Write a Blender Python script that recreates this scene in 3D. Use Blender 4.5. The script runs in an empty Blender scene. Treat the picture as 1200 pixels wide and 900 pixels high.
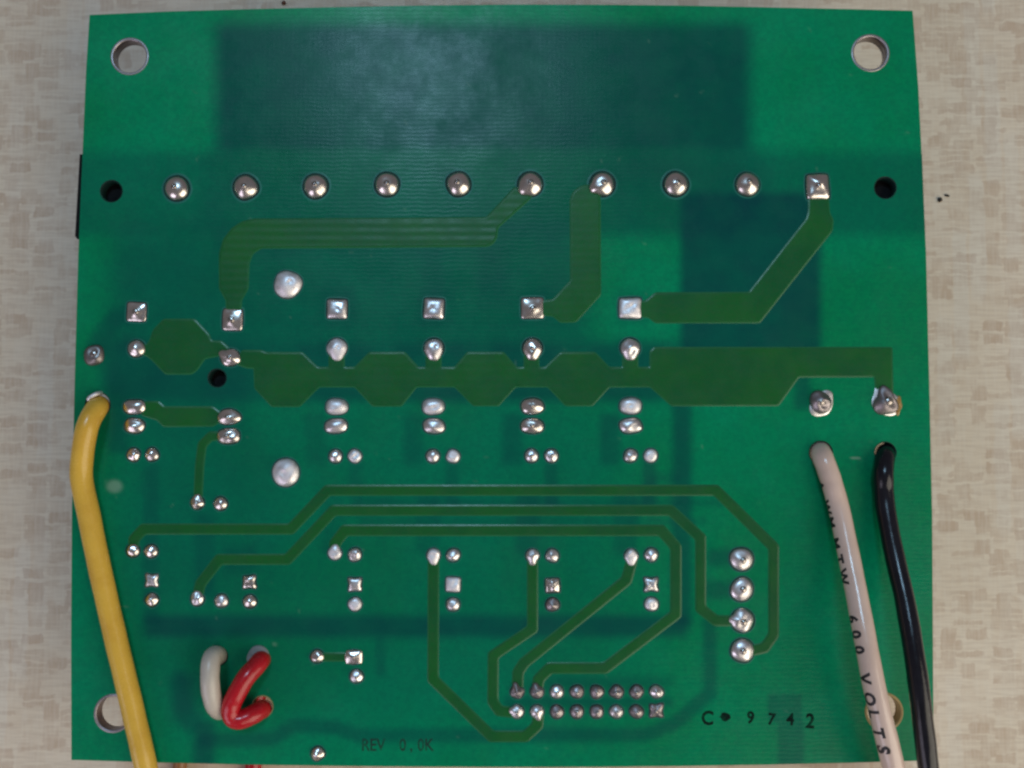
import bpy, bmesh, math, random
import numpy as np
from mathutils import Vector, Matrix
from mathutils.geometry import tessellate_polygon

random.seed(7)
rng = np.random.default_rng(7)
SC = bpy.context.scene
COL = SC.collection

# ------------------------------------------------------------------ camera, light, exposure
MM = 0.001
ZT = 15.0 * MM                 # top of the circuit board above the table
TH = 1.6 * MM                  # board thickness
FPX = 1039.0                   # focal length in pixels of the 1200 x 900 photograph
TILT = math.radians(3.15)
DIST = 115.4 * MM
CAM = np.array([0.0, -DIST * math.sin(TILT), ZT + DIST * math.cos(TILT)])

cd = bpy.data.cameras.new('camera')
cd.sensor_width = 36.0
cd.lens = 36.0 * FPX / 1200.0
cd.clip_start = 0.005
cd.clip_end = 20.0
cd.dof.use_dof = True
cd.dof.focus_distance = DIST
cd.dof.aperture_fstop = 45.0
cam = bpy.data.objects.new('camera', cd)
cam.location = CAM
cam.rotation_euler = (TILT, 0, 0)
COL.objects.link(cam)
SC.camera = cam

w = bpy.data.worlds.new('World')
SC.world = w
w.use_nodes = True
w.node_tree.nodes['Background'].inputs[0].default_value = (0.87, 0.79, 0.83, 1)
w.node_tree.nodes['Background'].inputs[1].default_value = 0.175


def lamp(name, loc, aim, size, energy, color, size_y=None):
    d = bpy.data.lights.new(name, 'AREA')
    d.shape = 'RECTANGLE'
    d.size = size
    d.size_y = size_y or size
    d.energy = energy
    d.color = color
    o = bpy.data.objects.new(name, d)
    o.location = loc
    o.rotation_euler = (Vector(aim) - Vector(loc)).to_track_quat('-Z', 'Y').to_euler()
    COL.objects.link(o)
    return o


lamp('window_light', (-0.10, 0.46, 1.00), (0, 0.0, 0), 0.22, 3.5, (0.44, 0.74, 1.0), 0.22)
lamp('side_window_light', (-0.36, -0.36, 0.29), (0, -.03, 0), 0.30, .66, (0.90, 0.82, 1.0), 0.3)
lamp('room_lamp_light', (0.36, -0.27, 0.30), (0.05, -.02, 0), 0.50, 2.35, (1.0, 0.91, 0.74))

SC.view_settings.view_transform = 'Standard'
SC.view_settings.look = 'None'
SC.view_settings.exposure = -0.12
SC.view_settings.gamma = 1.0
SC.cycles.use_denoising = True
SC.cycles.filter_width = 2.5
SC.cycles.max_bounces = 6


# ------------------------------------------------------------------ tracing helpers
def P(u, v, z=ZT):
    """photograph pixel -> point on the horizontal plane at height z (metres)"""
    u = np.asarray(u, float)
    v = np.asarray(v, float)
    x = (u - 600.0) / FPX
    y = -(v - 450.0) / FPX
    c, s = math.cos(TILT), math.sin(TILT)
    d = np.stack([x, y * c + s, y * s - c], -1)
    t = (z - CAM[2]) / d[..., 2]
    return CAM + d * t[..., None]


def kpx(u, v, z=ZT):
    """metres per pixel at this place"""
    return float(np.linalg.norm(P(u + 1, v, z) - P(u, v, z)))


# ------------------------------------------------------------------ object helpers
def link(name, me, parent=None, loc=None, mats=()):
    o = bpy.data.objects.new(name, me)
    COL.objects.link(o)
    for m in mats:
        me.materials.append(m)
    if parent is not None:
        o.parent = parent
    if loc is not None:
        o.location = loc
    return o


def mesh(name, verts, faces, smooth=True, flat=None):
    me = bpy.data.meshes.new(name)
    me.from_pydata([tuple(v) for v in verts], [], faces)
    if smooth:
        sm = [True] * len(me.polygons)
        if flat:
            for i in flat:
                sm[i] = False
        me.polygons.foreach_set('use_smooth', sm)
    me.update()
    return me


def tag(o, label, cat, group=None):
    o['label'] = label
    o['category'] = cat
    if group:
        o['group'] = group


# ------------------------------------------------------------------ material helpers
class NT:
    def __init__(self, name):
        self.m = bpy.data.materials.new(name)
        self.m.use_nodes = True
        self.t = self.m.node_tree
        self.b = self.t.nodes['Principled BSDF']
        self.tc = None

    def n(self, kind, **kw):
        nd = self.t.nodes.new(kind)
        for k, v in kw.items():
            setattr(nd, k, v)
        return nd

    def put(self, sock, v):
        if isinstance(v, bpy.types.NodeSocket):
            self.t.links.new(v, sock)
        elif isinstance(v, (tuple, list)) and len(v) == 3 and sock.type == 'RGBA':
            sock.default_value = (*v, 1)
        else:
            sock.default_value = v

    def co(self):
        if self.tc is None:
            self.tc = self.n('ShaderNodeTexCoord')
        return self.tc.outputs['Object']

    def geo(self):
        return self.n('ShaderNodeNewGeometry').outputs['Position']

    def math(self, op, a, b=0.0, clamp=False):
        nd = self.n('ShaderNodeMath', operation=op, use_clamp=clamp)
        self.put(nd.inputs[0], a)
        self.put(nd.inputs[1], b)
        return nd.outputs[0]

    def vmath(self, op, a, b):
        nd = self.n('ShaderNodeVectorMath', operation=op)
        self.put(nd.inputs[0], a)
        self.put(nd.inputs[1], b)
        return nd.outputs[0]

    def noise(self, co, scale, detail=3.0, rough=0.55, out='Fac'):
        nd = self.n('ShaderNodeTexNoise')
        self.put(nd.inputs['Vector'], co)
        nd.inputs['Scale'].default_value = scale
        nd.inputs['Detail'].default_value = detail
        nd.inputs['Roughness'].default_value = rough
        return nd.outputs[out]

    def ramp(self, v, lo, hi, a=0.0, b=1.0):
        nd = self.n('ShaderNodeMapRange', interpolation_type='SMOOTHSTEP')
        self.put(nd.inputs[0], v)
        for i, x in enumerate((lo, hi, a, b)):
            nd.inputs[i + 1].default_value = x
        return nd.outputs[0]

    def mix(self, f, a, b, mode='MIX'):
        nd = self.n('ShaderNodeMix', data_type='RGBA', blend_type=mode)
        self.put(nd.inputs[0], f)
        self.put(nd.inputs[6], a)
        self.put(nd.inputs[7], b)
        return nd.outputs[2]

    def scale(self, co, s):
        return self.vmath('MULTIPLY', co, s)

    def bump(self, h, strength, dist):
        nd = self.n('ShaderNodeBump')
        nd.inputs['Strength'].default_value = strength
        nd.inputs['Distance'].default_value = dist
        self.put(nd.inputs['Height'], h)
        self.put(self.b.inputs['Normal'], nd.outputs[0])

    def set(self, **kw):
        names = dict(color='Base Color', rough='Roughness', metal='Metallic', spec='Specular IOR Level',
                     coat='Coat Weight', coat_rough='Coat Roughness', alpha='Alpha', ior='IOR')
        for k, v in kw.items():
            self.put(self.b.inputs[names[k]], v)
        return self


def solder_mat(name, col, rough, tint=0.25):
    t = NT(name)
    p = t.geo()
    n1 = t.noise(p, 900, 3)
    n2 = t.noise(p, 2200, 2)
    c = t.mix(t.ramp(n1, .35, .75), col, tuple(x * (1 - tint) for x in col))
    t.set(color=c, metal=1.0, rough=t.ramp(n1, .3, .75, rough * .8, rough * 1.3))
    t.bump(n2, .10, .00006)
    return t.m


def plastic(name, col, col2, rough, spec=.5, bump=.12):
    t = NT(name)
    p = t.geo()
    n1 = t.noise(p, 260, 4)
    n2 = t.noise(p, 1500, 3)
    t.set(color=t.mix(t.ramp(n1, .4, .75), col, col2), rough=t.ramp(n2, .3, .7, rough * .85, rough * 1.2), spec=spec)
    t.bump(t.noise(p, 650, 3), bump, .0002)
    return t.m


M = {}
M['solder_bright'] = solder_mat('bright_solder', (.76, .70, .66), .25)
M['solder_satin'] = solder_mat('satin_solder', (.80, .76, .77), .36)
M['solder_frost'] = solder_mat('frosted_solder', (.87, .84, .87), .55, .12)
M['solder_dull'] = solder_mat('dull_solder', (.36, .32, .33), .46, .35)
M['solder_grey'] = solder_mat('grey_solder', (.30, .27, .26), .46, .4)
M['lead'] = solder_mat('tinned_lead', (.46, .41, .38), .26)
M['plating'] = solder_mat('hole_plating', (.40, .36, .37), .45)
M['yellow'] = plastic('yellow_insulation', (.68, .41, .055), (.60, .34, .042), .26)
M['white'] = plastic('white_insulation', (.66, .49, .41), (.60, .43, .35), .18, .6)
M['white_jumper'] = plastic('aged_white_insulation', (.50, .45, .39), (.42, .36, .31), .30)
M['black'] = plastic('black_insulation', (.005, .005, .009), (.009, .009, .014), .21, .4, .12)
M['red'] = plastic('red_insulation', (.46, .007, .016), (.36, .006, .012), .24, .5, .06)
M['brown'] = plastic('brown_insulation', (.30, .14, .05), (.24, .11, .04), .4)
M['black_plastic'] = plastic('black_moulding', (.003, .003, .004), (.005, .005, .006), .6, .15)
M['sleeve'] = plastic('flux_residue', (.26, .28, .29), (.14, .15, .15), .16)
M['flux'] = plastic('amber_flux', (.34, .20, .06), (.22, .12, .03), .2)
M['ink'] = plastic('black_ink', (.012, .010, .012), (.03, .025, .03), .5)
M['crumb'] = plastic('dark_crumb', (.02, .018, .015), (.05, .04, .03), .8)
M['crumb_brown'] = plastic('brown_crumb', (.12, .04, .02), (.08, .03, .02), .8)
M['opening'] = plastic('bare_laminate_ring', (.006, .022, .020), (.005, .018, .018), .5, .2)
M['halo'] = plastic('mask_lip', (.010, .14, .105), (.006, .11, .085), .4, .25)
M['bare'] = plastic('cut_laminate', (.36, .27, .11), (.28, .2, .07), .6)


def make_laminate():
    t = NT('glass_epoxy_edge')
    p = t.geo()
    n = t.noise(t.scale(p, (1, 1, 6)), 900, 3)
    t.set(color=t.mix(n, (.10, .15, .06), (.20, .20, .10)), rough=.6)
    return t.m


M['laminate'] = make_laminate()


def make_board():
    t = NT('green_solder_mask')
    p = t.geo()
    at = t.n('ShaderNodeAttribute', attribute_name='back_copper_and_tone')
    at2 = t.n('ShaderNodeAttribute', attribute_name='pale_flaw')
    cop_tone = at.outputs['Fac']
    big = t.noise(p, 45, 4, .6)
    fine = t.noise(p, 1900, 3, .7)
    wob = t.math('MULTIPLY', cop_tone, t.ramp(t.noise(p, 220, 4, .6), .2, .8, .86, 1.05))
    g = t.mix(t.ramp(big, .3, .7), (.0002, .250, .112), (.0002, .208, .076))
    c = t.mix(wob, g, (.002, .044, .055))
    c = t.mix(t.ramp(fine, .3, .7, 0, .30), c, (.002, .075, .06))
    c = t.mix(at2.outputs['Fac'], c, (.22, .36, .27))
    # handled film on the mask: smears change the gloss
    sm = t.noise(t.scale(p, (1, .8, 1)), 95, 5, .62)
    smear = t.ramp(sm, .42, .68)
    rough = t.math('ADD', t.ramp(t.noise(p, 500, 4, .6), .3, .7, .19, .27), t.math('MULTIPLY', smear, .12))
    t.set(color=c, rough=rough, spec=.12)
    # glass cloth just telegraphs through the mask
    wv = t.n('ShaderNodeTexWave', wave_type='BANDS', bands_direction='Y')
    t.put(wv.inputs['Vector'], p)
    wv.inputs['Scale'].default_value = 560
    wv.inputs['Distortion'].default_value = 4
    wv.inputs['Detail'].default_value = 3
    wx = t.n('ShaderNodeTexWave', wave_type='BANDS', bands_direction='X')
    t.put(wx.inputs['Vector'], p)
    wx.inputs['Scale'].default_value = 520
    wx.inputs['Distortion'].default_value = 1.5
    h = t.math('ADD', wv.outputs['Fac'], t.math('MULTIPLY', wx.outputs['Fac'], .12))
    h = t.math('ADD', h, t.math('MULTIPLY', t.noise(p, 1500, 4, .7), 2.2))
    t.bump(h, .16, .00003)
    return t.m


M['board'] = make_board()


def make_trace(name, ripple):
    t = NT(name)
    p = t.geo()
    n = t.noise(p, 160, 4)
    f = t.noise(p, 2600, 2)
    c = t.mix(t.ramp(n, .3, .7), (.007, .112, .021), (.004, .092, .027))
    c = t.mix(t.ramp(f, .35, .7, 0, .25), c, (.03, .08, .03))
    wv = t.n('ShaderNodeTexWave', wave_type='BANDS', bands_direction='Y')
    t.put(wv.inputs['Vector'], p)
    wv.inputs['Scale'].default_value = 290
    wv.inputs['Distortion'].default_value = .9
    wv.inputs['Detail'].default_value = 2
    wv.inputs['Detail Scale'].default_value = .5
    t.set(color=c, rough=t.ramp(t.noise(p, 420, 4), .3, .7, .28, .40), spec=.22)
    h = t.math('ADD', t.math('MULTIPLY', wv.outputs['Fac'], ripple), t.noise(p, 1500, 4, .7))
    t.bump(h, .30, .00004)
    return t.m


M['trace_rippled'] = make_trace('rippled_trace_mask', 1.0)
M['trace'] = make_trace('trace_mask', .35)
M['trace_edge'] = plastic('thin_mask_over_trace_edge', (.018, .130, .050), (.012, .108, .042), .24, .24)


def make_table():
    t = NT('woven_look_laminate')
    p = t.geo()
    warp = t.noise(p, 420, 3, .6, 'Color')
    q = t.vmath('ADD', p, t.scale(t.vmath('SUBTRACT', warp, (.5, .5, .5)), (.0015, .0015, 0)))
    sep = t.n('ShaderNodeSeparateXYZ')
    t.put(sep.inputs[0], q)
    X, Y = sep.outputs[0], sep.outputs[1]

    def cells(wid, hei, seed, stagger):
        cx = t.math('FLOOR', t.math('ADD', t.math('DIVIDE', X, wid), seed))
        r = t.n('ShaderNodeTexWhiteNoise', noise_dimensions='1D')
        t.put(r.inputs['W'], cx)
        cy = t.math('FLOOR', t.math('ADD', t.math('DIVIDE', Y, hei), t.math('MULTIPLY', r.outputs[0], stagger)))
        cmb = t.n('ShaderNodeCombineXYZ')
        t.put(cmb.inputs[0], cx)
        t.put(cmb.inputs[1], cy)
        cmb.inputs[2].default_value = seed
        wn = t.n('ShaderNodeTexWhiteNoise', noise_dimensions='3D')
        t.put(wn.inputs['Vector'], cmb.outputs[0])
        fx = t.math('FRACT', t.math('ADD', t.math('DIVIDE', X, wid), seed))
        fy = t.math('FRACT', t.math('ADD', t.math('DIVIDE', Y, hei), t.math('MULTIPLY', r.outputs[0], stagger)))
        ex = t.ramp(t.math('ABSOLUTE', t.math('SUBTRACT', fx, .5)), .36, .52, 1, 0)
        ey = t.ramp(t.math('ABSOLUTE', t.math('SUBTRACT', fy, .5)), .30, .53, 1, 0)
        return t.math('MULTIPLY', wn.outputs[0], t.math('MULTIPLY', ex, ey))
    a = t.ramp(cells(.0037, .0019, 3.3, 7.0), .42, .92)
    b = t.ramp(cells(.0027, .0032, 8.1, 5.0), .50, .96)
    c3 = t.ramp(cells(.0056, .0009, 1.7, 9.0), .45, .92)
    pale = t.ramp(cells(.0027, .026, 5.9, 3.0), .5, 1.0)
    brk = t.ramp(t.noise(p, 230, 4, .65), .28, .60, .15, 1.0)
    patch = t.math('MULTIPLY', t.math('MAXIMUM', t.math('MAXIMUM', a, t.math('MULTIPLY', b, .9)), t.math('MULTIPLY', c3, .8)), brk)
    thr = t.noise(t.scale(p, (240, 2600, 1)), 1, 2)
    thr2 = t.noise(t.scale(p, (2600, 240, 1)), 1, 2)
    base = t.mix(t.ramp(t.noise(p, 60, 4), .3, .7), (.69, .595, .47), (.64, .54, .415))
    c = t.mix(t.math('MULTIPLY', patch, .62), base, (.43, .29, .195))
    c = t.mix(t.math('MULTIPLY', pale, .30), c, (.66, .64, .58))
    c = t.mix(t.ramp(thr, .36, .70, 0, .36), c, (.45, .345, .255))
    c = t.mix(t.ramp(thr2, .38, .70, 0, .26), c, (.69, .63, .53))
    t.set(color=c, rough=t.ramp(t.noise(p, 700, 3), .3, .7, .42, .55), spec=.35)
    t.bump(t.math('ADD', thr, thr2), .15, .00008)
    return t.m


M['table'] = make_table()

# ------------------------------------------------------------------ the table
E = 0.60
me = mesh('tabletop', [(-E, -E, 0), (E, -E, 0), (E, E, 0), (-E, E, 0),
                       (-E, -E, -.03), (E, -E, -.03), (E, E, -.03), (-E, E, -.03)],
          [(0, 1, 2, 3), (7, 6, 5, 4), (0, 4, 5, 1), (1, 5, 6, 2), (2, 6, 7, 3), (3, 7, 4, 0)], smooth=False)
table = link('tabletop', me, mats=[M['table']])
table['kind'] = 'structure'

# ------------------------------------------------------------------ the board
board = bpy.data.objects.new('circuit_board', None)
COL.objects.link(board)
board.empty_display_size = .02
BC = P(590, 450)
board.location = (BC[0], BC[1], 0)
tag(board, 'green printed circuit board lying solder side up on the beige table', 'circuit board')
ORG = np.array([BC[0], BC[1], 0.0])

TOP = [(105, 17.5), (200, 13.3), (300, 10.6), (400, 8.2), (500, 6.4), (600, 5.4), (700, 5.6), (800, 6.6), (900, 8.6), (1000, 10.8), (1069.5, 12.6)]
RIGHT = [(1069.5, 12.6), (1076, 100), (1081, 200), (1085.3, 300), (1089, 450), (1092.3, 600), (1093.3, 750), (1094, 891)]
BOT = [(83.7, 890.5), (180, 893.4), (290, 896), (400, 897.6), (500, 898.4), (600, 898.8), (700, 898.6), (800, 897.6), (900, 896), (1000, 893.8), (1094, 891)]
LEFT = [(105, 17.5), (101, 80), (98, 150), (95, 220), (91.6, 300), (87.4, 450), (84.3, 600), (83.3, 750), (83.7, 890.5)]


def resample(pts, n):
    p = np.array(pts, float)
    d = np.r_[0, np.cumsum(np.linalg.norm(np.diff(p, axis=0), axis=1))]
    s = np.linspace(0, d[-1], n)
    return np.stack([np.interp(s, d, p[:, 0]), np.interp(s, d, p[:, 1])], -1)


# (u, v, radius px, kind)
HOLES = [(152, 66, 20.5, 'mount'), (1020, 62, 20.5, 'mount'), (132.5, 836, 20.5, 'mount'), (1036, 834, 20.5, 'mount_brown'),
         (130.5, 224, 12.6, 'bare'), (1037.5, 220, 12.6, 'bare'), (254.5, 443, 10.5, 'bare'),
         (114.5, 474.5, 14.5, 'wire'), (962, 530.5, 13.4, 'wire'), (1037.5, 530.5, 12.4, 'wire'),
         (256, 769, 10.5, 'wire'), (259, 831, 11, 'wire'), (307.5, 828, 12, 'wire')]


def sstep(x, a, b):
    t = np.clip((x - a) / (b - a), 0, 1)
    return t * t * (3 - 2 * t)


def make_mask_sheet():
    NX, NY = 470, 412
    t_, b_ = resample(TOP, NX), resample(BOT, NX)
    l_, r_ = resample(LEFT, NY), resample(RIGHT, NY)
    s = np.linspace(0, 1, NX)[None, :, None]
    q = np.linspace(0, 1, NY)[:, None, None]
    uv = ((1 - q) * t_[None] + q * b_[None] + (1 - s) * l_[:, None] + s * r_[:, None]
          - ((1 - s) * (1 - q) * t_[0] + s * (1 - q) * t_[-1] + (1 - s) * q * b_[0] + s * q * b_[-1]))
    uv = uv.reshape(-1, 2)
    idx = np.arange(NX * NY).reshape(NY, NX)
    f = np.stack([idx[:-1, :-1], idx[1:, :-1], idx[1:, 1:], idx[:-1, 1:]], -1).reshape(-1, 4)
    cen = uv[f].mean(1)
    dele = np.zeros(len(f), bool)
    for (hu, hv, r, k) in HOLES:
        dele |= np.hypot(cen[:, 0] - hu, cen[:, 1] - hv) < r
    vin = np.zeros(len(uv), bool)
    vin[f[dele].ravel()] = True
    vk = np.zeros(len(uv), bool)
    vk[f[~dele].ravel()] = True
    rim = vin & vk
    for (hu, hv, r, k) in HOLES:
        d = np.hypot(uv[:, 0] - hu, uv[:, 1] - hv)
        m = rim & (d < r + 4)
        uv[m] = np.array([hu, hv]) + (uv[m] - [hu, hv]) / d[m][:, None] * r
    f = f[~dele]
    # drop unused vertices
    new = -np.ones(len(uv), int)
    used = np.unique(f)
    new[used] = np.arange(len(used))
    f = new[f]
    uv = uv[used]
    xyz = P(uv[:, 0], uv[:, 1]) - ORG
    me = bpy.data.meshes.new('solder_mask')
    me.vertices.add(len(xyz))
    me.vertices.foreach_set('co', xyz.ravel())
    me.loops.add(f.size)
    me.loops.foreach_set('vertex_index', f.ravel().astype(np.int32))
    me.polygons.add(len(f))
    me.polygons.foreach_set('loop_start', np.arange(0, f.size, 4, dtype=np.int32))
    me.polygons.foreach_set('use_smooth', np.ones(len(f), bool))
    me.update(calc_edges=True)
    me.validate()
    # copper on the far side of the board, seen through the translucent laminate, plus broad darker areas
    U, V = uv[:, 0], uv[:, 1]
    m = np.zeros(len(uv))

    def rect(x0, x1, y0, y1, st, soft=6, soft_y=None):
        nonlocal m
        sy = soft_y or soft
        a = sstep(U, x0 - soft, x0 + soft) * (1 - sstep(U, x1 - soft, x1 + soft)) * sstep(V, y0 - sy, y0 + sy) * (1 - sstep(V, y1 - sy, y1 + sy))
        m = 1 - (1 - m) * (1 - st * a)

    def line(pts, wd, st, soft=5):
        nonlocal m
        d = np.full(len(uv), 1e9)
        for (x0, y0), (x1, y1) in zip(pts[:-1], pts[1:]):
            dx, dy = x1 - x0, y1 - y0
            t = np.clip(((U - x0) * dx + (V - y0) * dy) / (dx * dx + dy * dy), 0, 1)
            d = np.minimum(d, np.hypot(U - x0 - t * dx, V - y0 - t * dy))
        a = 1 - sstep(d, wd / 2 - soft, wd / 2 + soft)
        m = 1 - (1 - m) * (1 - st * a)

    rect(252, 880, 27, 179, .80, 15, 13)                # large copper pour
    rect(60, 1130, 178, 276, .46, 13)               # the terminal block behind
    rect(235, 900, 178, 276, .22, 16)
    rect(797, 962, 226, 420, .82, 8)               # second pour
    rect(870, 962, 226, 300, .10, 9)
    rect(130, 690, 270, 404, .52, 24)
    rect(250, 660, 270, 300, .20, 10)
    rect(560, 600, 290, 360, .22, 10)
    rect(495, 520, 290, 350, .18, 8)
    rect(120, 800, 398, 470, .52, 12)
    for x in (394, 508, 624, 739):
        rect(x - 46, x + 40, 405, 470, .35, 9)
        rect(x - 18, x + 24, 340, 382, .22, 8)
    line([(160, 366), (136, 372), (116, 398), (111, 416)], 22, .5, 7)
    rect(805, 912, 380, 412, .2, 8)
    rect(930, 950, 438, 480, .55, 7)
    rect(787, 811, 466, 735, .66, 8)
    rect(168, 806, 721, 747, .70, 8)
    rect(120, 292, 398, 520, .34, 18)
    rect(126, 150, 470, 532, .40, 7)
    rect(150, 330, 520, 700, .22, 30)
    rect(168, 186, 545, 730, .40, 6)
    rect(228, 252, 600, 700, .42, 8)
    rect(262, 300, 640, 672, .40, 8)
    for x, st in ((394, .3), (508, .35), (624, .45), (739, .5)):
        rect(x - 36, x - 12, 484, 545, st, 7)
        rect(x + 14, x + 30, 540, 600, st, 5)
        rect(x - 20, x + 8, 575, 650, st * .8, 6)
    rect(420, 850, 583, 594, .35, 6)
    rect(420, 830, 606, 616, .25, 5)
    line([(745, 600), (770, 560), (790, 560)], 14, .3, 6)
    rect(828, 866, 643, 664, .52, 7)
    rect(822, 858, 680, 702, .5, 7)
    line([(832, 730), (832, 812), (790, 848), (755, 861), (420, 862), (395, 853), (345, 850), (320, 866), (240, 868)], 17, .52, 6)
    line([(210, 800), (216, 838), (240, 858), (238, 905)], 26, .52, 9)
    rect(205, 232, 790, 840, .3, 10)
    rect(228, 250, 846, 905, .28, 7)
    rect(440, 452, 745, 792, .35, 5)
    rect(590, 790, 816, 828, .45, 6)
    rect(640, 790, 792, 806, .35, 7)
    rect(900, 940, 813, 846, .42, 3)
    ln = .5 + .5 * np.sin(V * 1.35)
    keep = m.copy()
    rect(911, 942, 846, 900, .55, 4)
    m = keep + (m - keep) * (.6 + .4 * ln)
    rect(700, 900, 180, 230, .2, 20)
    # broad, soft darker tone over the left and centre of the board
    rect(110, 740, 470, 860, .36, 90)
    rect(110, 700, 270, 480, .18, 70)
    a = me.attributes.new('back_copper_and_tone', 'FLOAT', 'POINT')
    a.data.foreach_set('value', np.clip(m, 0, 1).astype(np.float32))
    p = np.zeros(len(uv))

    def spot(x, y, rx, ry, st, ang=0.0):
        nonlocal p
        c, s_ = math.cos(ang), math.sin(ang)
        dx, dy = (U - x) * c + (V - y) * s_, -(U - x) * s_ + (V - y) * c
        d = np.hypot(dx / rx, dy / ry)
        p = np.maximum(p, st * (1 - sstep(d, .45, 1.15)))
    spot(134, 570, 11, 9, .55)
    spot(1003, 537, 8, 1.6, .75, .12)
    spot(322, 755, 3, 3, .3)
    for _ in range(70):
        spot(rng.uniform(110, 1070), rng.uniform(30, 880), rng.uniform(1.5, 5), 1.2, rng.uniform(.05, .18), rng.uniform(0, 3))
    a = me.attributes.new('pale_flaw', 'FLOAT', 'POINT')
    a.data.foreach_set('value', np.clip(p, 0, 1).astype(np.float32))
    return me


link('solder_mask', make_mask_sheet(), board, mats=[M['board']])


def make_laminate_mesh():
    bm = bmesh.new()
    zt, zb = ZT - .03 * MM, ZT - TH
    out = np.concatenate([resample(TOP, 40)[:-1], resample(RIGHT, 40)[:-1], resample(BOT, 40)[::-1][:-1], resample(LEFT, 40)[::-1][:-1]])
    loops = [P(out[:, 0], out[:, 1])]
    for (hu, hv, r, k) in HOLES:
        a = np.linspace(0, 2 * math.pi, 40, endpoint=False)
        loops.append(P(hu + r * np.cos(a), hv + r * np.sin(a)))
    tops = []
    edges = []
    for L in loops:
        vs = [bm.verts.new((p[0] - ORG[0], p[1] - ORG[1], zt)) for p in L]
        tops.append(vs)
        for i in range(len(vs)):
            edges.append(bm.edges.new((vs[i], vs[(i + 1) % len(vs)])))
    bmesh.ops.triangle_fill(bm, use_beauty=True, edges=edges)
    for vs in tops:
        lo = [bm.verts.new((v.co.x, v.co.y, zb)) for v in vs]
        for i in range(len(vs)):
            j = (i + 1) % len(vs)
            bm.faces.new((vs[i], lo[i], lo[j], vs[j]))
    # underside
    up = [f for f in bm.faces if all(abs(v.co.z - zt) < 1e-7 for v in f.verts)]
    cache = {}
    for f in up:
        vv = []
        for v in reversed(list(f.verts)):
            if v not in cache:
                cache[v] = bm.verts.new((v.co.x, v.co.y, zb))
            vv.append(cache[v])
        bm.faces.new(vv)
    bmesh.ops.remove_doubles(bm, verts=bm.verts, dist=1e-7)
    bmesh.ops.recalc_face_normals(bm, faces=bm.faces)
    me = bpy.data.meshes.new('laminate')
    bm.to_mesh(me)
    bm.free()
    return me


link('laminate', make_laminate_mesh(), board, mats=[M['laminate']])


def lathe(prof, n=36):
    """prof: list of (r, z)"""
    vs, fs = [], []
    for (r, z) in prof:
        for i in range(n):
            a = 2 * math.pi * i / n
            vs.append((r * math.cos(a), r * math.sin(a), z))
    for k in range(len(prof) - 1):
        for i in range(n):
            j = (i + 1) % n
            fs.append((k * n + i, k * n + j, (k + 1) * n + j, (k + 1) * n + i))
    return vs, fs


def on_board(u, v, z=ZT):
    p = P(u, v, ZT) - ORG
    return (p[0], p[1], z)


for (hu, hv, r, k) in HOLES:
    R = r * kpx(hu, hv)
    e = .06 * MM
    if k.startswith('mount'):
        prof = [(R + .22 * MM, .012 * MM), (R + .16 * MM, .05 * MM), (R + .0 * MM, .055 * MM), (R - .10 * MM, .0 * MM), (R - .15 * MM, -.1 * MM), (R - .15 * MM, -TH + .1 * MM), (R + .3 * MM, -TH - .05 * MM)]
        vs, fs = lathe(prof, 44)
        o = link('hole_plating', mesh('hole_plating', vs, fs), board, on_board(hu, hv), [M['plating'] if k == 'mount' else M['bare']])
    elif k == 'bare':
        prof = [(R + .10 * MM, .008 * MM), (R + .02 * MM, .012 * MM), (R - .04 * MM, -.08 * MM), (R - .04 * MM, -TH)]
        vs, fs = lathe(prof, 36)
        link('hole_rim', mesh('hole_rim', vs, fs), board, on_board(hu, hv), [M['opening']])
    else:
        prof = [(R + .10 * MM, .008 * MM), (R + .02 * MM, .012 * MM), (R - .05 * MM, -.10 * MM), (R - .05 * MM, -TH)]
        vs, fs = lathe(prof, 32)
        link('hole_rim', mesh('hole_rim', vs, fs), board, on_board(hu, hv), [M['bare'] if hu == 307.5 else M['opening']])


# ------------------------------------------------------------------ components under the board
def box_px(name, u0, u1, v0, v1, z0, z1, mat, chamfer=.5 * MM, zplane=ZT):
    a, b = P(u0, v1, zplane) - ORG, P(u1, v0, zplane) - ORG
    bm = bmesh.new()
    bmesh.ops.create_cube(bm, size=1)
    for v in bm.verts:
        v.co = Vector(((a[0] + b[0]) / 2 + v.co.x * (b[0] - a[0]), (a[1] + b[1]) / 2 + v.co.y * (b[1] - a[1]), (z0 + z1) / 2 + v.co.z * (z1 - z0)))
    bmesh.ops.bevel(bm, geom=bm.edges[:], offset=chamfer, segments=1, affect='EDGES')
    me = bpy.data.meshes.new(name)
    bm.to_mesh(me)
    bm.free()
    return link(name, me, board, mats=[mat])


ZB = ZT - TH
tb = bpy.data.meshes.new('terminal_block')
bm = bmesh.new()
# the block's left end leans with the edge of the photographed board: four corners on its own plane
zq = ZB - .1 * MM
cor = [P(93.8, 181, zq), (P(1080, 181, zq)), (P(1084, 279, zq)), P(88.3, 276.5, zq), ]
cor2 = P(90.5, 280, zq)
ring = [cor[0], cor[1], cor[2], cor2, cor[3]]
ring = [p - ORG for p in ring]
vt = [bm.verts.new((p[0], p[1], ZB - .02 * MM)) for p in ring]
vb = [bm.verts.new((p[0], p[1], 0.0)) for p in ring]
bm.faces.new(vt)
bm.faces.new(vb[::-1])
for i in range(5):
    j = (i + 1) % 5
    bm.faces.new((vt[i], vb[i], vb[j], vt[j]))
bmesh.ops.recalc_face_normals(bm, faces=bm.faces)
bm.to_mesh(tb)
bm.free()
link('terminal_block', tb, board, mats=[M['black_plastic']])
box_px('relay', 190, 300, 420, 520, .2 * MM, ZB - .02 * MM, M['black_plastic'])
box_px('header_socket', 585, 790, 792, 852, 0, ZB - .02 * MM, M['black_plastic'])


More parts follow.
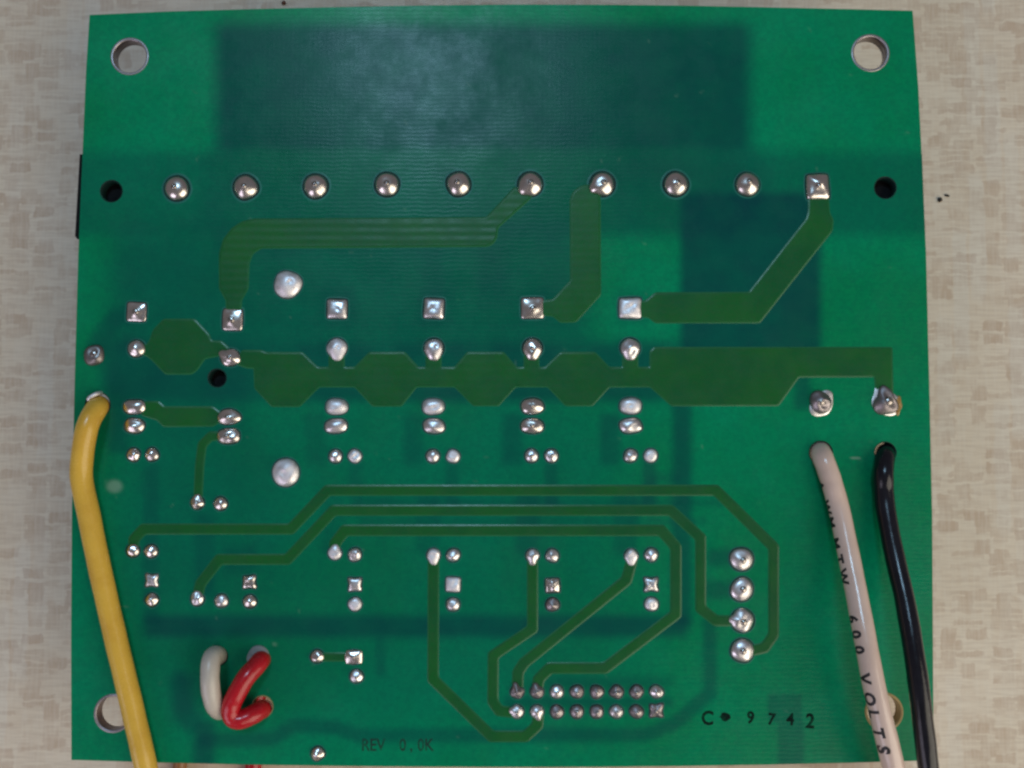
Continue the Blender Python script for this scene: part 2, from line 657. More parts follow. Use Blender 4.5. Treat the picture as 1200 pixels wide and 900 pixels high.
# ------------------------------------------------------------------ copper traces
def poly_offset(pts, d):
    """move a simple polygon's corners inwards by d (counter-clockwise polygon)"""
    n = len(pts)
    out = []
    for i in range(n):
        p0, p1, p2 = pts[i - 1], pts[i], pts[(i + 1) % n]
        e1 = (p1 - p0) / (np.linalg.norm(p1 - p0) + 1e-12)
        e2 = (p2 - p1) / (np.linalg.norm(p2 - p1) + 1e-12)
        n1, n2 = np.array([-e1[1], e1[0]]), np.array([-e2[1], e2[0]])
        b = n1 + n2
        l = b @ b
        b = b * (2 / l) if l > .25 else n1
        ln = np.linalg.norm(b)
        if ln > 1.8:
            b = b / ln * 1.8
        out.append(p1 + b * d)
    return np.array(out)


def round_corners(pts, r=.28):
    n = len(pts)
    out = []
    for i in range(n):
        p0, p1, p2 = pts[i - 1], pts[i], pts[(i + 1) % n]
        a, b = p0 - p1, p2 - p1
        la, lb = np.linalg.norm(a), np.linalg.norm(b)
        t = min(r * MM, la * .4, lb * .4)
        q0, q2 = p1 + a / la * t, p1 + b / lb * t
        out += [q0, (q0 + 2 * p1 + q2) / 4, q2]
    return np.array(out)


def trace(poly_px, mat='trace', name='copper_trace', hgt=.075, r=.28):
    p = np.array(poly_px, float)
    q = (P(p[:, 0], p[:, 1]) - ORG)[:, :2]
    area = .5 * np.sum(q[:, 0] * np.roll(q[:, 1], -1) - np.roll(q[:, 0], -1) * q[:, 1])
    if area < 0:
        q = q[::-1]
    q = round_corners(q, r)
    rings = [(-.12, .0), (-.04, .36), (.06, .70), (.20, 1.0)]
    vs, fs = [], []
    n = len(q)
    for (off, h) in rings:
        for x, y in poly_offset(q, off * MM):
            vs.append((x, y, ZT + h * hgt * MM))
    for k in range(len(rings) - 1):
        for i in range(n):
            j = (i + 1) % n
            fs.append((k * n + i, k * n + j, (k + 1) * n + j, (k + 1) * n + i))
    base = (len(rings) - 1) * n
    tri = tessellate_polygon([[Vector(v) for v in vs[base:base + n]]])
    flat = []
    for t in tri:
        a, b, c = [Vector(vs[base + i]) for i in t]
        if (b - a).cross(c - a).z < 0:
            t = t[::-1]
        flat.append(len(fs))
        fs.append(tuple(base + i for i in t))
    me = mesh(name, vs, fs, True, flat)
    mi = np.zeros(len(fs), dtype=np.int32)
    mi[:2 * n] = 1
    o = link(name, me, board, mats=[M[mat], M['trace_edge']])
    me.polygons.foreach_set('material_index', mi)
    return o


def stroke(pts, wd):
    p = np.array(pts, float)
    L, R = [], []
    for i in range(len(p)):
        d0 = p[i] - p[i - 1] if i else p[1] - p[0]
        d1 = p[i + 1] - p[i] if i < len(p) - 1 else p[-1] - p[-2]
        d0 = d0 / np.linalg.norm(d0)
        d1 = d1 / np.linalg.norm(d1)
        n0, n1 = np.array([-d0[1], d0[0]]), np.array([-d1[1], d1[0]])
        b = n0 + n1
        b = b * (2 / (b @ b))
        if np.linalg.norm(b) > 1.6:
            b = b / np.linalg.norm(b) * 1.6
        L.append(p[i] + b * wd / 2)
        R.append(p[i] - b * wd / 2)
    return L + R[::-1]


trace([(604, 219), (570, 255.5), (298, 257), (284, 260), (272, 268), (262, 281), (257.5, 297), (257.5, 338), (265.5, 352), (265.5, 366),
       (282.5, 366), (282.5, 352), (290.5, 338), (291.5, 309), (296, 297), (306, 290.5), (571, 288.5), (578, 285), (582, 278), (583, 267), (624, 230)], 'trace_rippled')
trace([(668.5, 234), (672, 225), (681, 218.5), (694, 216), (703, 226), (703.5, 345), (674.5, 377), (657, 377.5), (648, 370), (634, 369), (634, 353), (648, 351.5), (669, 329)], 'trace')
trace([(948, 230), (970.5, 230), (971.5, 249), (976, 258), (975, 270), (890, 378), (768, 378), (760, 371.5), (746, 371), (746, 353.5), (757, 353), (768, 343.5), (878, 343), (946, 256), (948, 247)], 'trace')
trace([(192, 374.5), (228, 374.5), (245, 392.5), (247.5, 400), (259, 400), (269, 409), (269, 417), (255, 417), (240, 420), (231, 433), (225, 438), (194, 438), (179, 422), (172, 416.5), (160, 414), (160, 402),
       (172, 405), (176, 399), (180, 387)], 'trace')
top = [(284, 411), (306, 411), (312, 413.5), (354, 413.5), (372, 430.8), (386, 430.8), (386, 412), (403, 412), (403, 430.8), (416, 430.8),
       (433, 413.3), (474, 413.3), (490, 430.8), (499.6, 430.8), (499.6, 412), (516.5, 412), (516.5, 430.8), (533, 430.8), (548, 413.3), (590, 413.3),
       (605, 430.8), (614.5, 430.8), (614.5, 412), (631, 412), (631, 430.8), (639, 430.8), (657, 413.3), (697, 413.3), (713.5, 430.8), (730, 430.8), (730, 412),
       (747, 412), (747, 430.8), (762, 430.8), (762, 412), (767, 407.5), (1045, 407.5), (1046, 462), (1027, 462), (1025, 441), (936, 441.5), (912, 475), (787, 475),
       (762, 453), (714, 453), (694, 475), (663, 475), (642, 453), (604, 453), (584, 475), (555, 475), (533, 453), (488, 453), (470, 475.5), (437, 475.5),
       (416, 453), (374, 453), (351, 476), (319, 476), (299, 455), (298, 431), (290, 431), (276, 426)]
trace(top, 'trace', r=.22)
trace([(166, 471), (186, 471), (192, 477), (249, 477), (257, 483), (266, 484), (266, 494), (256, 495), (250, 499), (192, 499.5), (185, 492), (166, 486)], 'trace')
trace(stroke([(262, 511), (247, 511), (237, 521), (234, 545), (232, 585)], 9), 'trace')
trace(stroke([(156.5, 645), (157, 632), (168, 620), (341, 620), (384, 574.5), (839, 574.5), (906.5, 641), (906.5, 744), (896, 759), (874, 764)], 11), 'trace')
trace(stroke([(231.5, 700), (235, 684), (257, 655.5), (337, 655.5), (391, 598), (786, 598), (821, 630), (821, 713), (839, 727.5), (866, 727.5)], 11), 'trace')
trace(stroke([(392.5, 646), (392.5, 637), (404, 621.5), (775, 621.5), (792, 641), (792, 720), (709, 783), (644, 783), (631, 796), (630, 808)], 11.5), 'trace')
trace(stroke([(508, 655), (507.5, 796), (576, 863), (616, 863), (630, 850), (630.5, 836)], 11.5), 'trace')
trace(stroke([(624, 655), (624, 737), (578, 768), (577.5, 822), (585, 833), (602, 835)], 11), 'trace')
trace(stroke([(741, 655), (734, 680), (640, 756), (614, 777), (607, 788), (606.5, 808)], 11.5), 'trace')
trace(stroke([(374, 770), (412, 770)], 8.5), 'trace')

# ------------------------------------------------------------------ solder joints
LEADS = {}


def lead_mesh(rad, hgt):
    key = (round(rad * 1e6), round(hgt * 1e6))
    if key not in LEADS:
        prof = [(rad, -.2 * MM), (rad, hgt * .62), (rad * .9, hgt * .86), (rad * .62, hgt * .98), (rad * .05, hgt)]
        vs, fs = lathe(prof, 16)
        LEADS[key] = mesh('component_lead', vs, fs)
        LEADS[key].materials.append(M['lead'])
    return LEADS[key]


def joint(u, v, a, b=None, shape='round', H=None, mat='solder_satin', lead=None, ring=0.0, neck=None, prof='dome', rough=.05, name='solder_joint', dent=0.0):
    """a, b: half sizes in pixels; H: height as a share of the half size"""
    b = b or a
    k = kpx(u, v)
    A, B = a * k, b * k
    H = (H if H is not None else .55) * min(A, B)
    NA = 40
    rho = [0, .14, .28, .42, .55, .67, .78, .87, .94, .985, 1.0]
    ph = rng.uniform(0, 6.28, 6)
    am = rng.normal(0, rough, 6)
    vs, fs, mi = [(0, 0, 0)], [], []
    off = rng.uniform(-.08, .08, 2)

    def foot(th):
        c, s = math.cos(th), math.sin(th)
        if shape == 'round':
            r = 1.0
        elif shape == 'oval':
            r = 1 / ((abs(c) ** 2.5 + abs(s) ** 2.5) ** (1 / 2.5))
        else:
            p_ = 9.0
            r = 1 / ((abs(c) ** p_ + abs(s) ** p_) ** (1 / p_))
            if shape == 'star':
                r *= 1 - .13 * math.cos(2 * th) ** 2
        r *= 1 + .5 * sum(am[i] * math.sin((i + 1) * th + ph[i]) for i in range(4)) * (0.3 if shape in ('square',) else 1)
        x, y = A * r * c, B * r * s
        if neck:
            dth = (th - math.radians(neck[0]) + math.pi) % (2 * math.pi) - math.pi
            g = math.exp(-(dth / math.radians(neck[2] if len(neck) > 2 else 28)) ** 4)
            x += math.cos(math.radians(neck[0])) * neck[1] * k * g
            y += math.sin(math.radians(neck[0])) * neck[1] * k * g
        return x, y

    def hz(r, th):
        if prof == 'cone' and shape == 'square':
            fx, fy = foot(th)
            dd = r * math.hypot(fx / A, fy / B)
            h = .40 * (1 - r ** 5) ** .8 + .60 * math.exp(-(dd / .55) ** 2.6) * (1 - r ** 8)
        elif prof == 'cone':
            h = .42 * (1 - r ** 4) ** .8 + .58 * math.exp(-(r / .52) ** 2.6) * (1 - r ** 6)
        elif prof == 'pillow':
            h = (1 - r ** 4) ** .8
            if shape in ('square', 'star'):
                h *= 1 + .16 * r * r * math.cos(4 * th)
        else:
            h = math.sqrt(max(0, 1 - r ** 2.1)) * .8 + .2 * (1 - r)
        x_, y_ = r * math.cos(th), r * math.sin(th)
        wv = sum(am[i] * math.sin((1.1 + .45 * i) * (x_ * math.cos(ph[i] * 3) + y_ * math.sin(ph[i] * 3)) * 2 + ph[i]) for i in range(6))
        h *= 1 + 1.0 * wv * (1 - r ** 3)
        if dent:
            h -= dent * math.exp(-((r * math.cos(th) - off[0] * 3) ** 2 + (r * math.sin(th) - off[1] * 3) ** 2) / .03)
        return h * H

    vs[0] = (0, 0, hz(0, 0))
    for r in rho[1:]:
        for i in range(NA):
            th = 2 * math.pi * (i + .5) / NA if shape == 'round' else 2 * math.pi * i / NA
            x, y = foot(th)
            vs.append((x * r + off[0] * A * (1 - r) * .5, y * r + off[1] * B * (1 - r) * .5, hz(r, th) + .012 * MM))
    for i in range(NA):
        j = (i + 1) % NA
        fs.append((0, 1 + i, 1 + j))
        for q in range(len(rho) - 2):
            s0, s1 = 1 + q * NA, 1 + (q + 1) * NA
            fs.append((s0 + i, s1 + i, s1 + j, s0 + j))
    nsol = len(fs)
    if ring:
        # solder mask opening: bare ring then the raised lip of the mask
        base = len(vs)
        w_ = ring * k
        for (rr, zz) in ((-.3 * w_, .006), (w_, .010), (1.9 * w_, .022), (2.4 * w_, .004)):
            for i in range(NA):
                th = 2 * math.pi * (i + .5) / NA if shape == 'round' else 2 * math.pi * i / NA
                x, y = foot(th) if not neck else (A * math.cos(th), B * math.sin(th))
                l = math.hypot(x, y)
                vs.append((x * (1 + rr / l), y * (1 + rr / l), zz * MM))
        for q in range(3):
            for i in range(NA):
                j = (i + 1) % NA
                fs.append((base + q * NA + i, base + (q + 1) * NA + i, base + (q + 1) * NA + j, base + q * NA + j))
    me = mesh(name, vs, fs)
    mi = [0] * nsol
    if ring:
        mi += [1] * NA + [2] * (2 * NA)
    me.materials.append(M[mat])
    if ring:
        me.materials.append(M['opening'])
        me.materials.append(M['halo'])
    me.polygons.foreach_set('material_index', mi)
    o = link(name, me, board, on_board(u, v, ZT))
    o.rotation_euler = (0, 0, math.radians(rng.uniform(-2.5, 2.5)))
    if lead:
        lr, lh = lead
        c = link('component_lead', lead_mesh(lr * MM, H + lh * MM), o)
        c.location = (off[0] * A * .9, off[1] * B * .9, 0)
    return o


# the row of terminal pins
for (u, v) in [(207.5, 221), (288, 220), (370, 218.5), (453.5, 216.5), (537, 216), (621.5, 216), (706, 216), (792, 216), (876, 216)]:
    big = u < 600
    joint(u, v, 14.2, H=.62, mat='solder_bright', prof='dome', ring=1.7 if u < 800 else 1.0, lead=(.42, .16), rough=.028,
          neck={621.5: (222, 3.0), 706: (205, 3.0)}.get(u))
joint(958, 219, 13.6, 15.2, 'square', H=.5, mat='solder_bright', ring=1.0, lead=(.36, .16))

# power devices: square pad, round pad, two oval pads, two small pads
for (u, v, a, b, m_, ld) in [(160, 365.5, 11.2, 11, 'solder_bright', (.42, .20)), (272.5, 374.5, 11.6, 12.6, 'solder_bright', (.45, .2)),
                             (395, 362, 11.8, 11.6, 'solder_satin', None), (508.5, 361.5, 12, 12, 'solder_satin', None),
                             (624, 361, 13, 12.2, 'solder_bright', (.40, .22)), (738.5, 361, 13, 12, 'solder_frost', None)]:
    joint(u, v, a, b, 'square', H=.34, mat=m_, prof='pillow' if ld is None else 'cone', ring=1.2, lead=ld, dent=.12 if ld is None else 0)
joint(160, 408.5, 10.6, 10.2, H=.6, mat='solder_bright', ring=.9)
joint(270, 419, 12, 10.2, 'oval', H=.6, mat='solder_bright', ring=.9, lead=(.36, .15), rough=.06, neck=(150, 3))
for (u, m_, ld) in [(395, 'solder_frost', None), (508.5, 'solder_satin', None), (624, 'solder_bright', (.28, .22)), (738.5, 'solder_satin', None)]:
    joint(u, 408, 11.8, 11.6, H=.6, mat=m_, ring=1.0, neck=(270, 3.6, 42), lead=ld, rough=.035, dent=.14)
for (u, v, a, b, m_, ld) in [(158, 477, 13, 9, 'solder_bright', None), (157.5, 499, 12, 9, 'solder_bright', None),
                             (268.5, 488.5, 13.5, 9.2, 'solder_bright', (.34, .14)), (268, 511, 13.5, 9.2, 'solder_bright', (.34, .14)),
                             (394, 476.5, 13, 9.6, 'solder_frost', None), (394, 499.2, 13.2, 8.8, 'solder_satin', None),
                             (508, 476.5, 13, 9.6, 'solder_frost', None), (508.3, 499.5, 13, 8.8, 'solder_satin', None),
                             (623.5, 476, 13.5, 9.5, 'solder_bright', (.34, .12)), (623.5, 499, 13.5, 9, 'solder_bright', (.34, .12)),
                             (739, 475.7, 13, 9.8, 'solder_frost', None), (739.3, 498.8, 13.2, 9, 'solder_satin', None)]:
    joint(u, v, a, b, 'oval', H=.62, mat=m_, prof='pillow' if m_ == 'solder_frost' else 'dome', ring=.8, lead=ld, dent=.1 if m_ == 'solder_frost' else 0, rough=.04)
small = [(156.5, 533, 'b'), (178.5, 533, 'b'), (393, 534.5, 's'), (416, 534.5, 'f'), (507.3, 534.3, 's'), (531, 534.8, 'f'),
         (623, 534, 'l'), (646.5, 534, 'l'), (739, 534, 's'), (762.5, 534, 'f'), (231.5, 589, 'b'), (259, 590.5, 'b'),
         (156, 645, 'b'), (177.5, 646, 'b'), (178, 703, 'b'), (231.5, 702, 's'), (259.7, 704, 's'), (293, 705, 'b'),
         (392.5, 648, 'f'), (416, 650, 's'), (416, 708, 'f'), (508, 650.5, 'f'), (531, 650.5, 's'), (531, 708.5, 's'),
         (624, 651, 'l'), (647, 651, 'l'), (647.5, 708.5, 'd'), (739.7, 651, 'f'), (763, 650, 's'), (763.5, 708, 'f'),
         (372, 769, 'b'), (418, 792.5, 'l'), (372.5, 883, 'b')]
for (u, v, c) in small:
    m_ = {'b': 'solder_bright', 's': 'solder_satin', 'f': 'solder_frost', 'l': 'solder_satin', 'd': 'solder_dull'}[c]
    neck = None
    if (u, v) in ((508, 650.5), (624, 651), (739.7, 651)):
        neck = (270, 4.2, 40)
    if (u, v) in ((392.5, 648), (231.5, 589), (231.5, 702)):
        neck = (90, 2.5, 40)
    joint(u, v, 8.1, 8.0, H=.66 if c != 'f' else .45, mat=m_, prof='pillow' if c == 'f' else 'dome', ring=.8, neck=neck,
          lead=(.24, .10) if c in 'ld' else None, dent=.10 if c == 'f' else 0, rough=.04)
for (u, v, a, m_, s_) in [(178, 680, 7.9, 'solder_satin', 'star'), (292.5, 682, 8.2, 'solder_bright', 'star'), (416, 685, 8.4, 'solder_satin', 'star'),
                          (531, 685, 8.6, 'solder_frost', 'square'), (647.5, 686, 8.5, 'solder_bright', 'square'), (763, 685, 8.5, 'solder_satin', 'star')]:
    joint(u, v, a, a, s_, H=.42, mat=m_, prof='pillow', ring=.8, lead=(.2, .12) if u == 647.5 else None)
joint(415, 770, 9.8, 8.2, 'square', H=.45, mat='solder_bright', ring=.8, lead=(.26, .12), neck=(180, 1.5))
# large plated vias
for (u, v) in [(337.3, 333.5), (335, 553)]:
    joint(u, v, 16.3, H=.5, mat='solder_frost', ring=.9, rough=.05, dent=.22)
# four pin connector
for (u, v) in [(869, 655), (869.3, 690.7), (870, 727), (870, 762)]:
    joint(u, v, 13.6, H=.5, mat='solder_satin', ring=1.0, lead=(.44, .16), rough=.04, neck=(175, 3.0, 18) if v == 727 else None)
# the two row header
for i in range(8):
    u = 606 + i * 23.3
    r1 = 'solder_dull' if i not in (2, 7) else 'solder_satin'
    nk = (100, 3.5, 30) if i < 2 else None
    joint(u, 810.5, 8.0, H=.7, mat=r1, ring=.7, lead=(.27, .12), neck=nk, rough=.05)
    if i < 7:
        r2 = 'solder_satin' if i in (0, 1, 5) else 'solder_dull'
        nk = (170, 2.5, 30) if i == 0 else ((285, 3.5, 30) if i == 1 else None)
        joint(u, 833.7, 8.0, H=.7, mat=r2, ring=.7, lead=(.27, .12), neck=nk, rough=.05)
    else:
        joint(u, 832.5, 8.2, 8.2, 'star', H=.5, mat='solder_dull', ring=.7, lead=(.25, .12))
# the joints of the cables
o = joint(110.5, 416, 12.5, H=.42, mat='solder_grey', rough=.07, lead=(.5, .06), prof='pillow', dent=.25)
o['label'] = 'dull grey lumpy solder joint above the yellow wire'
joint(961.5, 473.3, 14.0, 15.0, H=.07, mat='solder_satin', prof='pillow', rough=.10, name='solder_pad', neck=(50, 3.5, 26))
o = joint(960.5, 471.5, 12.8, 14, H=.62, mat='solder_dull', rough=.10, lead=(.50, .22))
o['label'] = 'lumpy grey solder joint with a torn pad edge above the white wire'
joint(1038, 472.6, 15.4, 16.2, H=.06, mat='solder_satin', prof='pillow', rough=.13, name='solder_pad', neck=(115, 6, 26))
o = joint(1037.5, 471, 14.2, 15.6, H=.60, mat='solder_dull', rough=.13, lead=(.60, .2), neck=(110, 4, 30))
o['label'] = 'ragged solder joint with brown flux above the black wire'
joint(1052, 475, 5.5, 9, H=.35, mat='flux', rough=.25, name='flux_residue')
joint(303, 769.5, 13.5, 13.0, H=.55, mat='sleeve', rough=.10, dent=.2)


# ------------------------------------------------------------------ wires
def catmull(pts, per=10):
    p = np.array(pts, float)
    p = np.vstack([2 * p[0] - p[1], p, 2 * p[-1] - p[-2]])
    out = []
    for i in range(1, len(p) - 2):
        for t in np.linspace(0, 1, per, endpoint=False):
            a, b, c, d = p[i - 1], p[i], p[i + 1], p[i + 2]
            out.append(.5 * ((2 * b) + (c - a) * t + (2 * a - 5 * b + 4 * c - d) * t * t + (3 * b - a - 3 * c + d) * t ** 3))
    out.append(p[-2])
    return np.array(out)


def tube_mesh(name, path, rad, n=20):
    path = np.asarray(path)
    T = np.gradient(path, axis=0)
    T /= np.linalg.norm(T, axis=1)[:, None]
    ref = np.array([1.0, 0, 0]) if abs(T[0][0]) < .8 else np.array([0, 1.0, 0])
    N = ref - T[0] * (ref @ T[0])
    N /= np.linalg.norm(N)
    vs, fs = [], []
    for i in range(len(path)):
        N = N - T[i] * (N @ T[i])
        N /= np.linalg.norm(N)
        Bn = np.cross(T[i], N)
        for j in range(n):
            a = 2 * math.pi * j / n
            rr = rad * (1 + .012 * math.sin(i * .37 + 1.3) * math.cos(2 * a) + .006 * math.sin(i * .61 + a))
            vs.append(path[i] + rr * (math.cos(a) * N + math.sin(a) * Bn))
    for i in range(len(path) - 1):
        for j in range(n):
            k = (j + 1) % n
            fs.append((i * n + j, i * n + k, (i + 1) * n + k, (i + 1) * n + j))
    flat = [len(fs), len(fs) + 1]
    fs.append(tuple(range(n))[::-1])
    fs.append(tuple(range((len(path) - 1) * n, len(path) * n)))
    return mesh(name, vs, fs, True, flat)


def wire(name, pts, rad_mm, mat, label):
    """pts: (u, v, height of the wire's axis over the board top, mm) -> thing with an insulation part"""
    w3 = [P(u, v, ZT + h * MM) for (u, v, h) in pts]
    path = catmull(w3, 12)
    root = bpy.data.objects.new(name, None)
    COL.objects.link(root)
    root.empty_display_size = .005
    root.location = tuple(w3[0])
    tag(root, label, 'wire')
    link('insulation', tube_mesh('insulation', path - w3[0], rad_mm * MM), root, mats=[mat])
    return root, path


yr, _ = wire('yellow_wire', [(116, 479, -6), (116.5, 478, -2.0), (115.5, 476, -.2), (110.5, 483, 1.3), (102.5, 500, 2.2), (97.5, 527, 2.0), (95.5, 560, 1.6), (103.5, 600, 1.45), (113.5, 650, 1.45),
                             (124.5, 700, 1.38), (136, 750, 1.38), (148, 800, 1.38), (159.8, 850, 1.38), (169, 890, 1.45), (182, 950, .6), (200, 1030, -5), (225, 1120, -11.8), (262, 1240, -13.4), (330, 1400, -13.5)],
             1.36, M['yellow'], 'yellow insulated wire coming out of the hole near the left edge')
wr, wpath = wire('white_wire', [(961, 530, -6), (961.5, 530, -2), (961.5, 530, -.4), (964.5, 537, .9), (970.5, 553, 1.38), (976, 570, 1.6), (984, 600, 1.9), (994.5, 650, 3.2), (1004.5, 700, 4.9),
                                (1014, 750, 6.4), (1023.5, 800, 7.3), (1035, 850, 7.6), (1047.5, 900, 7.3), (1062, 955, 5.5), (1085, 1030, -5), (1110, 1120, -11.8), (1130, 1240, -13.4), (1140, 1400, -13.5)],
                 1.32, M['white'], 'thick off-white wire with black lettering printed along it')
br, _ = wire('black_wire', [(1037.5, 531, -6), (1037.5, 531, -2), (1037.5, 531, -.6), (1037, 538, .7), (1035.5, 555, 1.6), (1036, 575, 1.38), (1038.5, 600, 1.8), (1048, 650, 3.0), (1059.5, 700, 4.6),
                            (1068.5, 750, 6.0), (1076, 800, 6.9), (1082, 850, 7.2), (1088, 900, 7.0), (1096, 960, 5.2), (1108, 1040, -5), (1125, 1120, -11.8), (1155, 1240, -13.4), (1180, 1400, -13.5)],
             1.21, M['black'], 'shiny black wire running along the right edge of the board')
jr, _ = wire('white_jumper', [(257, 770, -5), (256.5, 769.5, -1.5), (255, 768, .2), (250, 768.5, 1.7), (247, 776, 2.7), (246, 795, 3.2), (247.5, 812, 2.9), (251.5, 826, 2.0), (256.5, 832, .6), (259, 832.5, -1.5), (259, 832.5, -5)],
             1.16, M['white_jumper'], 'short aged white jumper wire arching beside the red one')
rr_, _ = wire('red_jumper', [(307, 772, -.4), (304.5, 775, .8), (299, 782, 1.6), (289, 793, 2.3), (279.5, 809, 2.5), (272.5, 823, 2.4), (270.5, 834, 2.2), (275, 842, 2.0), (284, 842.5, 1.9), (296, 837.5, 1.4), (305, 832, .3), (308.5, 831, -1.5), (309, 831, -5)],
              1.20, M['red'], 'short bent red jumper wire with a hooked lower end')

# the yellow wire's cut strand end and the black wire's shiny rim
p0 = P(109, 467, ZT + 1.0 * MM)
strand = catmull([P(103.5, 468.5, ZT + .9 * MM), P(106, 465.5, ZT + 1.1 * MM), P(112, 462, ZT + .9 * MM), P(117.5, 460.5, ZT + .2 * MM), P(118.5, 461, ZT - .8 * MM)], 8)
link('bare_strand', tube_mesh('bare_strand', strand - np.array(yr.location), .27 * MM, 10), yr, mats=[M['solder_frost']])

# wires lying on the table, passing out from under the board's lower edge
for nm, u, mat, lab, rad in (('brown_wire', 211, 'brown', 'tan wire end poking from under the lower board edge beside the yellow wire', .95),
                             ('dark_red_wire', 297, 'red', 'dark red wire end poking from under the lower board edge below the red jumper', 1.15)):
    zz = rad * MM
    pts = [P(u + du, v, zz) for du, v in ((8, 780), (5, 820), (2, 860), (0, 895), (-1, 930), (2, 1000), (14, 1090), (40, 1200))]
    for p in pts:
        p[2] = zz
    path = catmull(pts, 6)
    root = bpy.data.objects.new(nm, None)
    COL.objects.link(root)
    root.location = (pts[0][0], pts[0][1], 0)
    tag(root, lab, 'wire')
    link('insulation', tube_mesh('insulation', path - np.array(root.location), rad * MM, 16), root, mats=[M[mat]])


# ------------------------------------------------------------------ lettering
def text_mesh(body, size=1.0, spacing=1.0, bold=0.0):
    cu = bpy.data.curves.new('lettering', 'FONT')
    cu.body = body
    cu.size = size
    cu.space_character = spacing
    cu.offset = bold
    cu.resolution_u = 3
    o = bpy.data.objects.new('lettering', cu)
    COL.objects.link(o)
    dg = bpy.context.evaluated_depsgraph_get()
    me = bpy.data.meshes.new_from_object(o.evaluated_get(dg))
    bpy.data.objects.remove(o)
    bpy.data.curves.remove(cu)
    return me


def ink_mat(name, col, cover_lo, cover_hi, scale):
    t = NT(name)
    p = t.geo()
    t.set(color=col, rough=.7, spec=.08, alpha=t.ramp(t.noise(p, scale, 3, .6), .3, .62, cover_lo, cover_hi))
    return t.m


M['stamp'] = ink_mat('faded_stamp_ink', (.002, .010, .008), .55, 1.0, 900)
M['etched'] = ink_mat('faint_letter_ink', (.022, .040, .036), .30, .75, 1500)


def flat_text(body, u, v, h_px, mat, name, ang=0.0, sx=1.0, bold=0.02):
    k = kpx(u, v)
    me = text_mesh(body, 1.0, 1.0, bold)
    n = len(me.vertices)
    co = np.zeros(n * 3)
    me.vertices.foreach_get('co', co)
    co = co.reshape(-1, 3)
    hh = .70
    co[:, 0] -= (co[:, 0].min() + co[:, 0].max()) / 2
    co[:, 1] -= hh / 2
    co *= h_px * k / hh
    co[:, 0] *= sx
    co[:, 2] = 0
    me.vertices.foreach_set('co', co.ravel())
    me.name = name
    o = link(name, me, board, on_board(u, v, ZT + .03 * MM), [mat])
    o.rotation_euler = (0, 0, math.radians(ang))
    return o


for ch, u, v, a, h in (('C', 829, 841, -3, 15.5), ('9', 879.5, 840.5, -4, 13.5), ('7', 904.5, 842.5, -8, 13), ('4', 926, 842.5, -3, 13.5), ('2', 949.5, 844.5, -5, 16)):
    flat_text(ch, u, v, h, M['stamp'], 'stamped_character', a, .92, .03)
k = kpx(850, 840)
vs = [(0, 0, 0)] + [(6 * k * (1 + .15 * math.sin(3 * i)) * math.cos(i * .4488), 5 * k * (1 + .12 * math.cos(5 * i)) * math.sin(i * .4488), 0) for i in range(14)]
link('stamped_dot', mesh('stamped_dot', vs, [(0, 1 + i, 1 + (i + 1) % 14) for i in range(14)]), board, on_board(850, 840, ZT + .03 * MM), [M['stamp']])
for body, u, w_ in (('REV', 438, 1.0), ('0', 472, 1.0), (',', 482, 1.0), ('0K', 499, 1.0)):
    flat_text(body, u, 872.5, 14, M['etched'], 'printed_letters', 0, .82, .01)


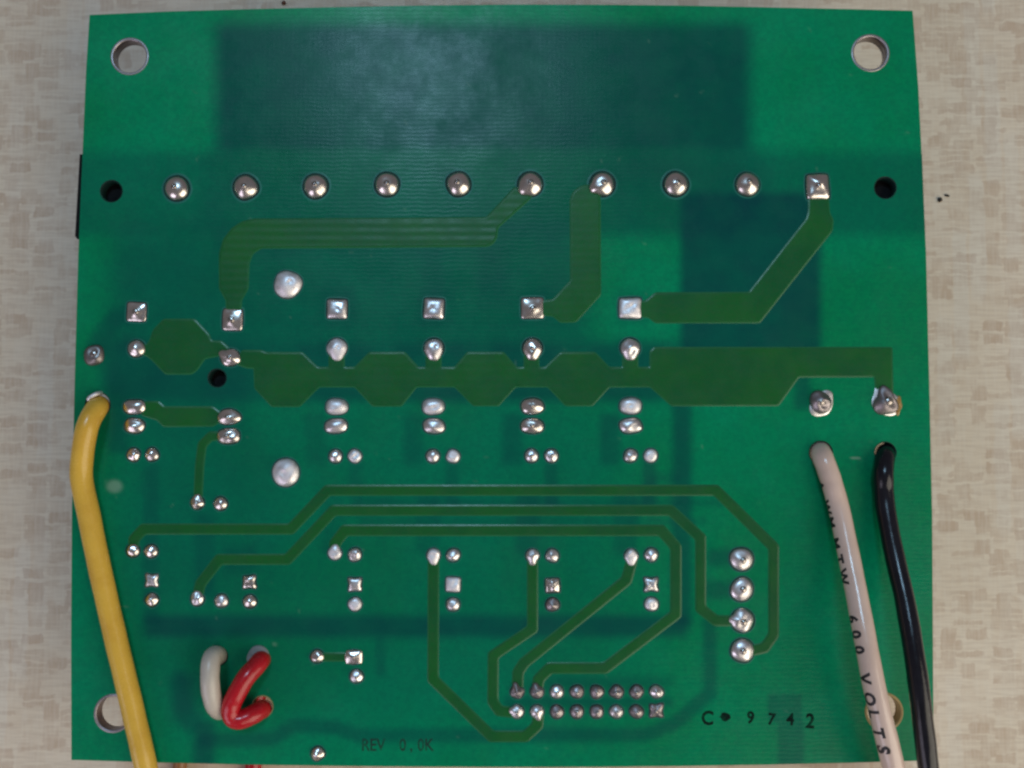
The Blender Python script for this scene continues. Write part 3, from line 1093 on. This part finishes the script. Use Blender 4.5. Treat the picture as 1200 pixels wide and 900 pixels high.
def wire_text(path, root, rad, chars):
    """chars: (character, v pixel of its middle, angle from the top of the wire towards the left, height mm)"""
    T = np.gradient(path, axis=0)
    T /= np.linalg.norm(T, axis=1)[:, None]
    d = np.r_[0, np.cumsum(np.linalg.norm(np.diff(path, axis=0), axis=1))]
    # arc length where the path crosses each pixel row
    vv = []
    c, s = math.cos(TILT), math.sin(TILT)
    for p in path:
        q = p - CAM
        yc, zc = q[1] * c + q[2] * s, -q[1] * s + q[2] * c
        vv.append(450 - FPX * yc / (-zc))
    vv = np.array(vv)
    ok = np.argsort(vv)
    for ch, v, ang, h in chars:
        s0 = np.interp(v, vv[ok], d[ok])
        me = text_mesh(ch, 1.0, 1.0, .042)
        n = len(me.vertices)
        co = np.zeros(n * 3)
        me.vertices.foreach_get('co', co)
        co = co.reshape(-1, 3)
        # cut long edges so the glyph can follow the round surface
        bm = bmesh.new()
        bm.from_mesh(me)
        bmesh.ops.triangulate(bm, faces=bm.faces)
        for _ in range(3):
            lng = [e for e in bm.edges if e.calc_length() > .12]
            if not lng:
                break
            bmesh.ops.subdivide_edges(bm, edges=lng, cuts=1)
            bmesh.ops.triangulate(bm, faces=bm.faces)
        xs = [q.co.x for q in bm.verts]
        mx = (min(xs) + max(xs)) / 2
        for q in bm.verts:
            along = (q.co.x - mx) / .70 * h * MM * .92
            across = (q.co.y - .35) / .70 * h * MM
            sa = s0 + along
            pt = np.array([np.interp(sa, d, path[:, i]) for i in range(3)])
            tt = np.array([np.interp(sa, d, T[:, i]) for i in range(3)])
            tt /= np.linalg.norm(tt)
            up = np.array([0, 0, 1.0]) - tt * tt[2]
            up /= np.linalg.norm(up)
            right = np.cross(tt, up)
            if right[0] < 0:
                right = -right
            th = math.radians(-ang) + across / rad
            pos = pt + (rad * 1.012 + .01 * MM) * (math.cos(th) * up + math.sin(th) * right)
            q.co = Vector(pos - np.array(root.location))
        m2 = bpy.data.meshes.new('printed_letter')
        bm.to_mesh(m2)
        bm.free()
        bpy.data.meshes.remove(me)
        link('printed_letter', m2, root, mats=[M['ink']])


letters = [('A', 566, 100, 1.38), ('W', 592, 96, 1.38), ('M', 611, 92, 1.38), ('M', 636, 87, 1.38), ('T', 655, 83, 1.38), ('W', 676, 79, 1.38), ('6', 725.5, 69, 1.38), ('0', 743, 66, 1.38), ('0', 760.5, 64, 1.38), ('V', 793, 61, 1.42), ('O', 816, 58, 1.42), ('L', 833.5, 56, 1.42), ('T', 854, 53, 1.42), ('S', 873.5, 50, 1.55)]
wire_text(wpath, wr, 1.32 * MM, letters)


# ------------------------------------------------------------------ crumbs on the table
def crumb(name, u, v, rx, ry, mat, label, ang):
    k = kpx(u, v, 0)
    bm = bmesh.new()
    bmesh.ops.create_icosphere(bm, subdivisions=2, radius=1)
    for q in bm.verts:
        f = 1 + random.uniform(-.22, .22)
        q.co = Vector((q.co.x * rx * k * f, q.co.y * ry * k * f, q.co.z * min(rx, ry) * k * .7 * f))
    me = bpy.data.meshes.new(name)
    bm.to_mesh(me)
    bm.free()
    p = P(u, v, 0)
    o = link(name, me, None, (p[0], p[1], min(rx, ry) * k * .55), [mat])
    o.rotation_euler = (0, 0, math.radians(ang))
    tag(o, label, 'crumb')


crumb('crumb', 1101, 234.3, 2.7, 3.0, M['crumb'], 'tiny black crumb on the table right of the board, lower of two', 10)
crumb('crumb', 1109.5, 229.3, 3.2, 1.3, M['crumb'], 'thin dark crumb on the table beside the black one', -8)
crumb('crumb', 333, 3.8, 2.6, 2.2, M['crumb_brown'], 'small brown crumb on the table above the top board edge', 20)
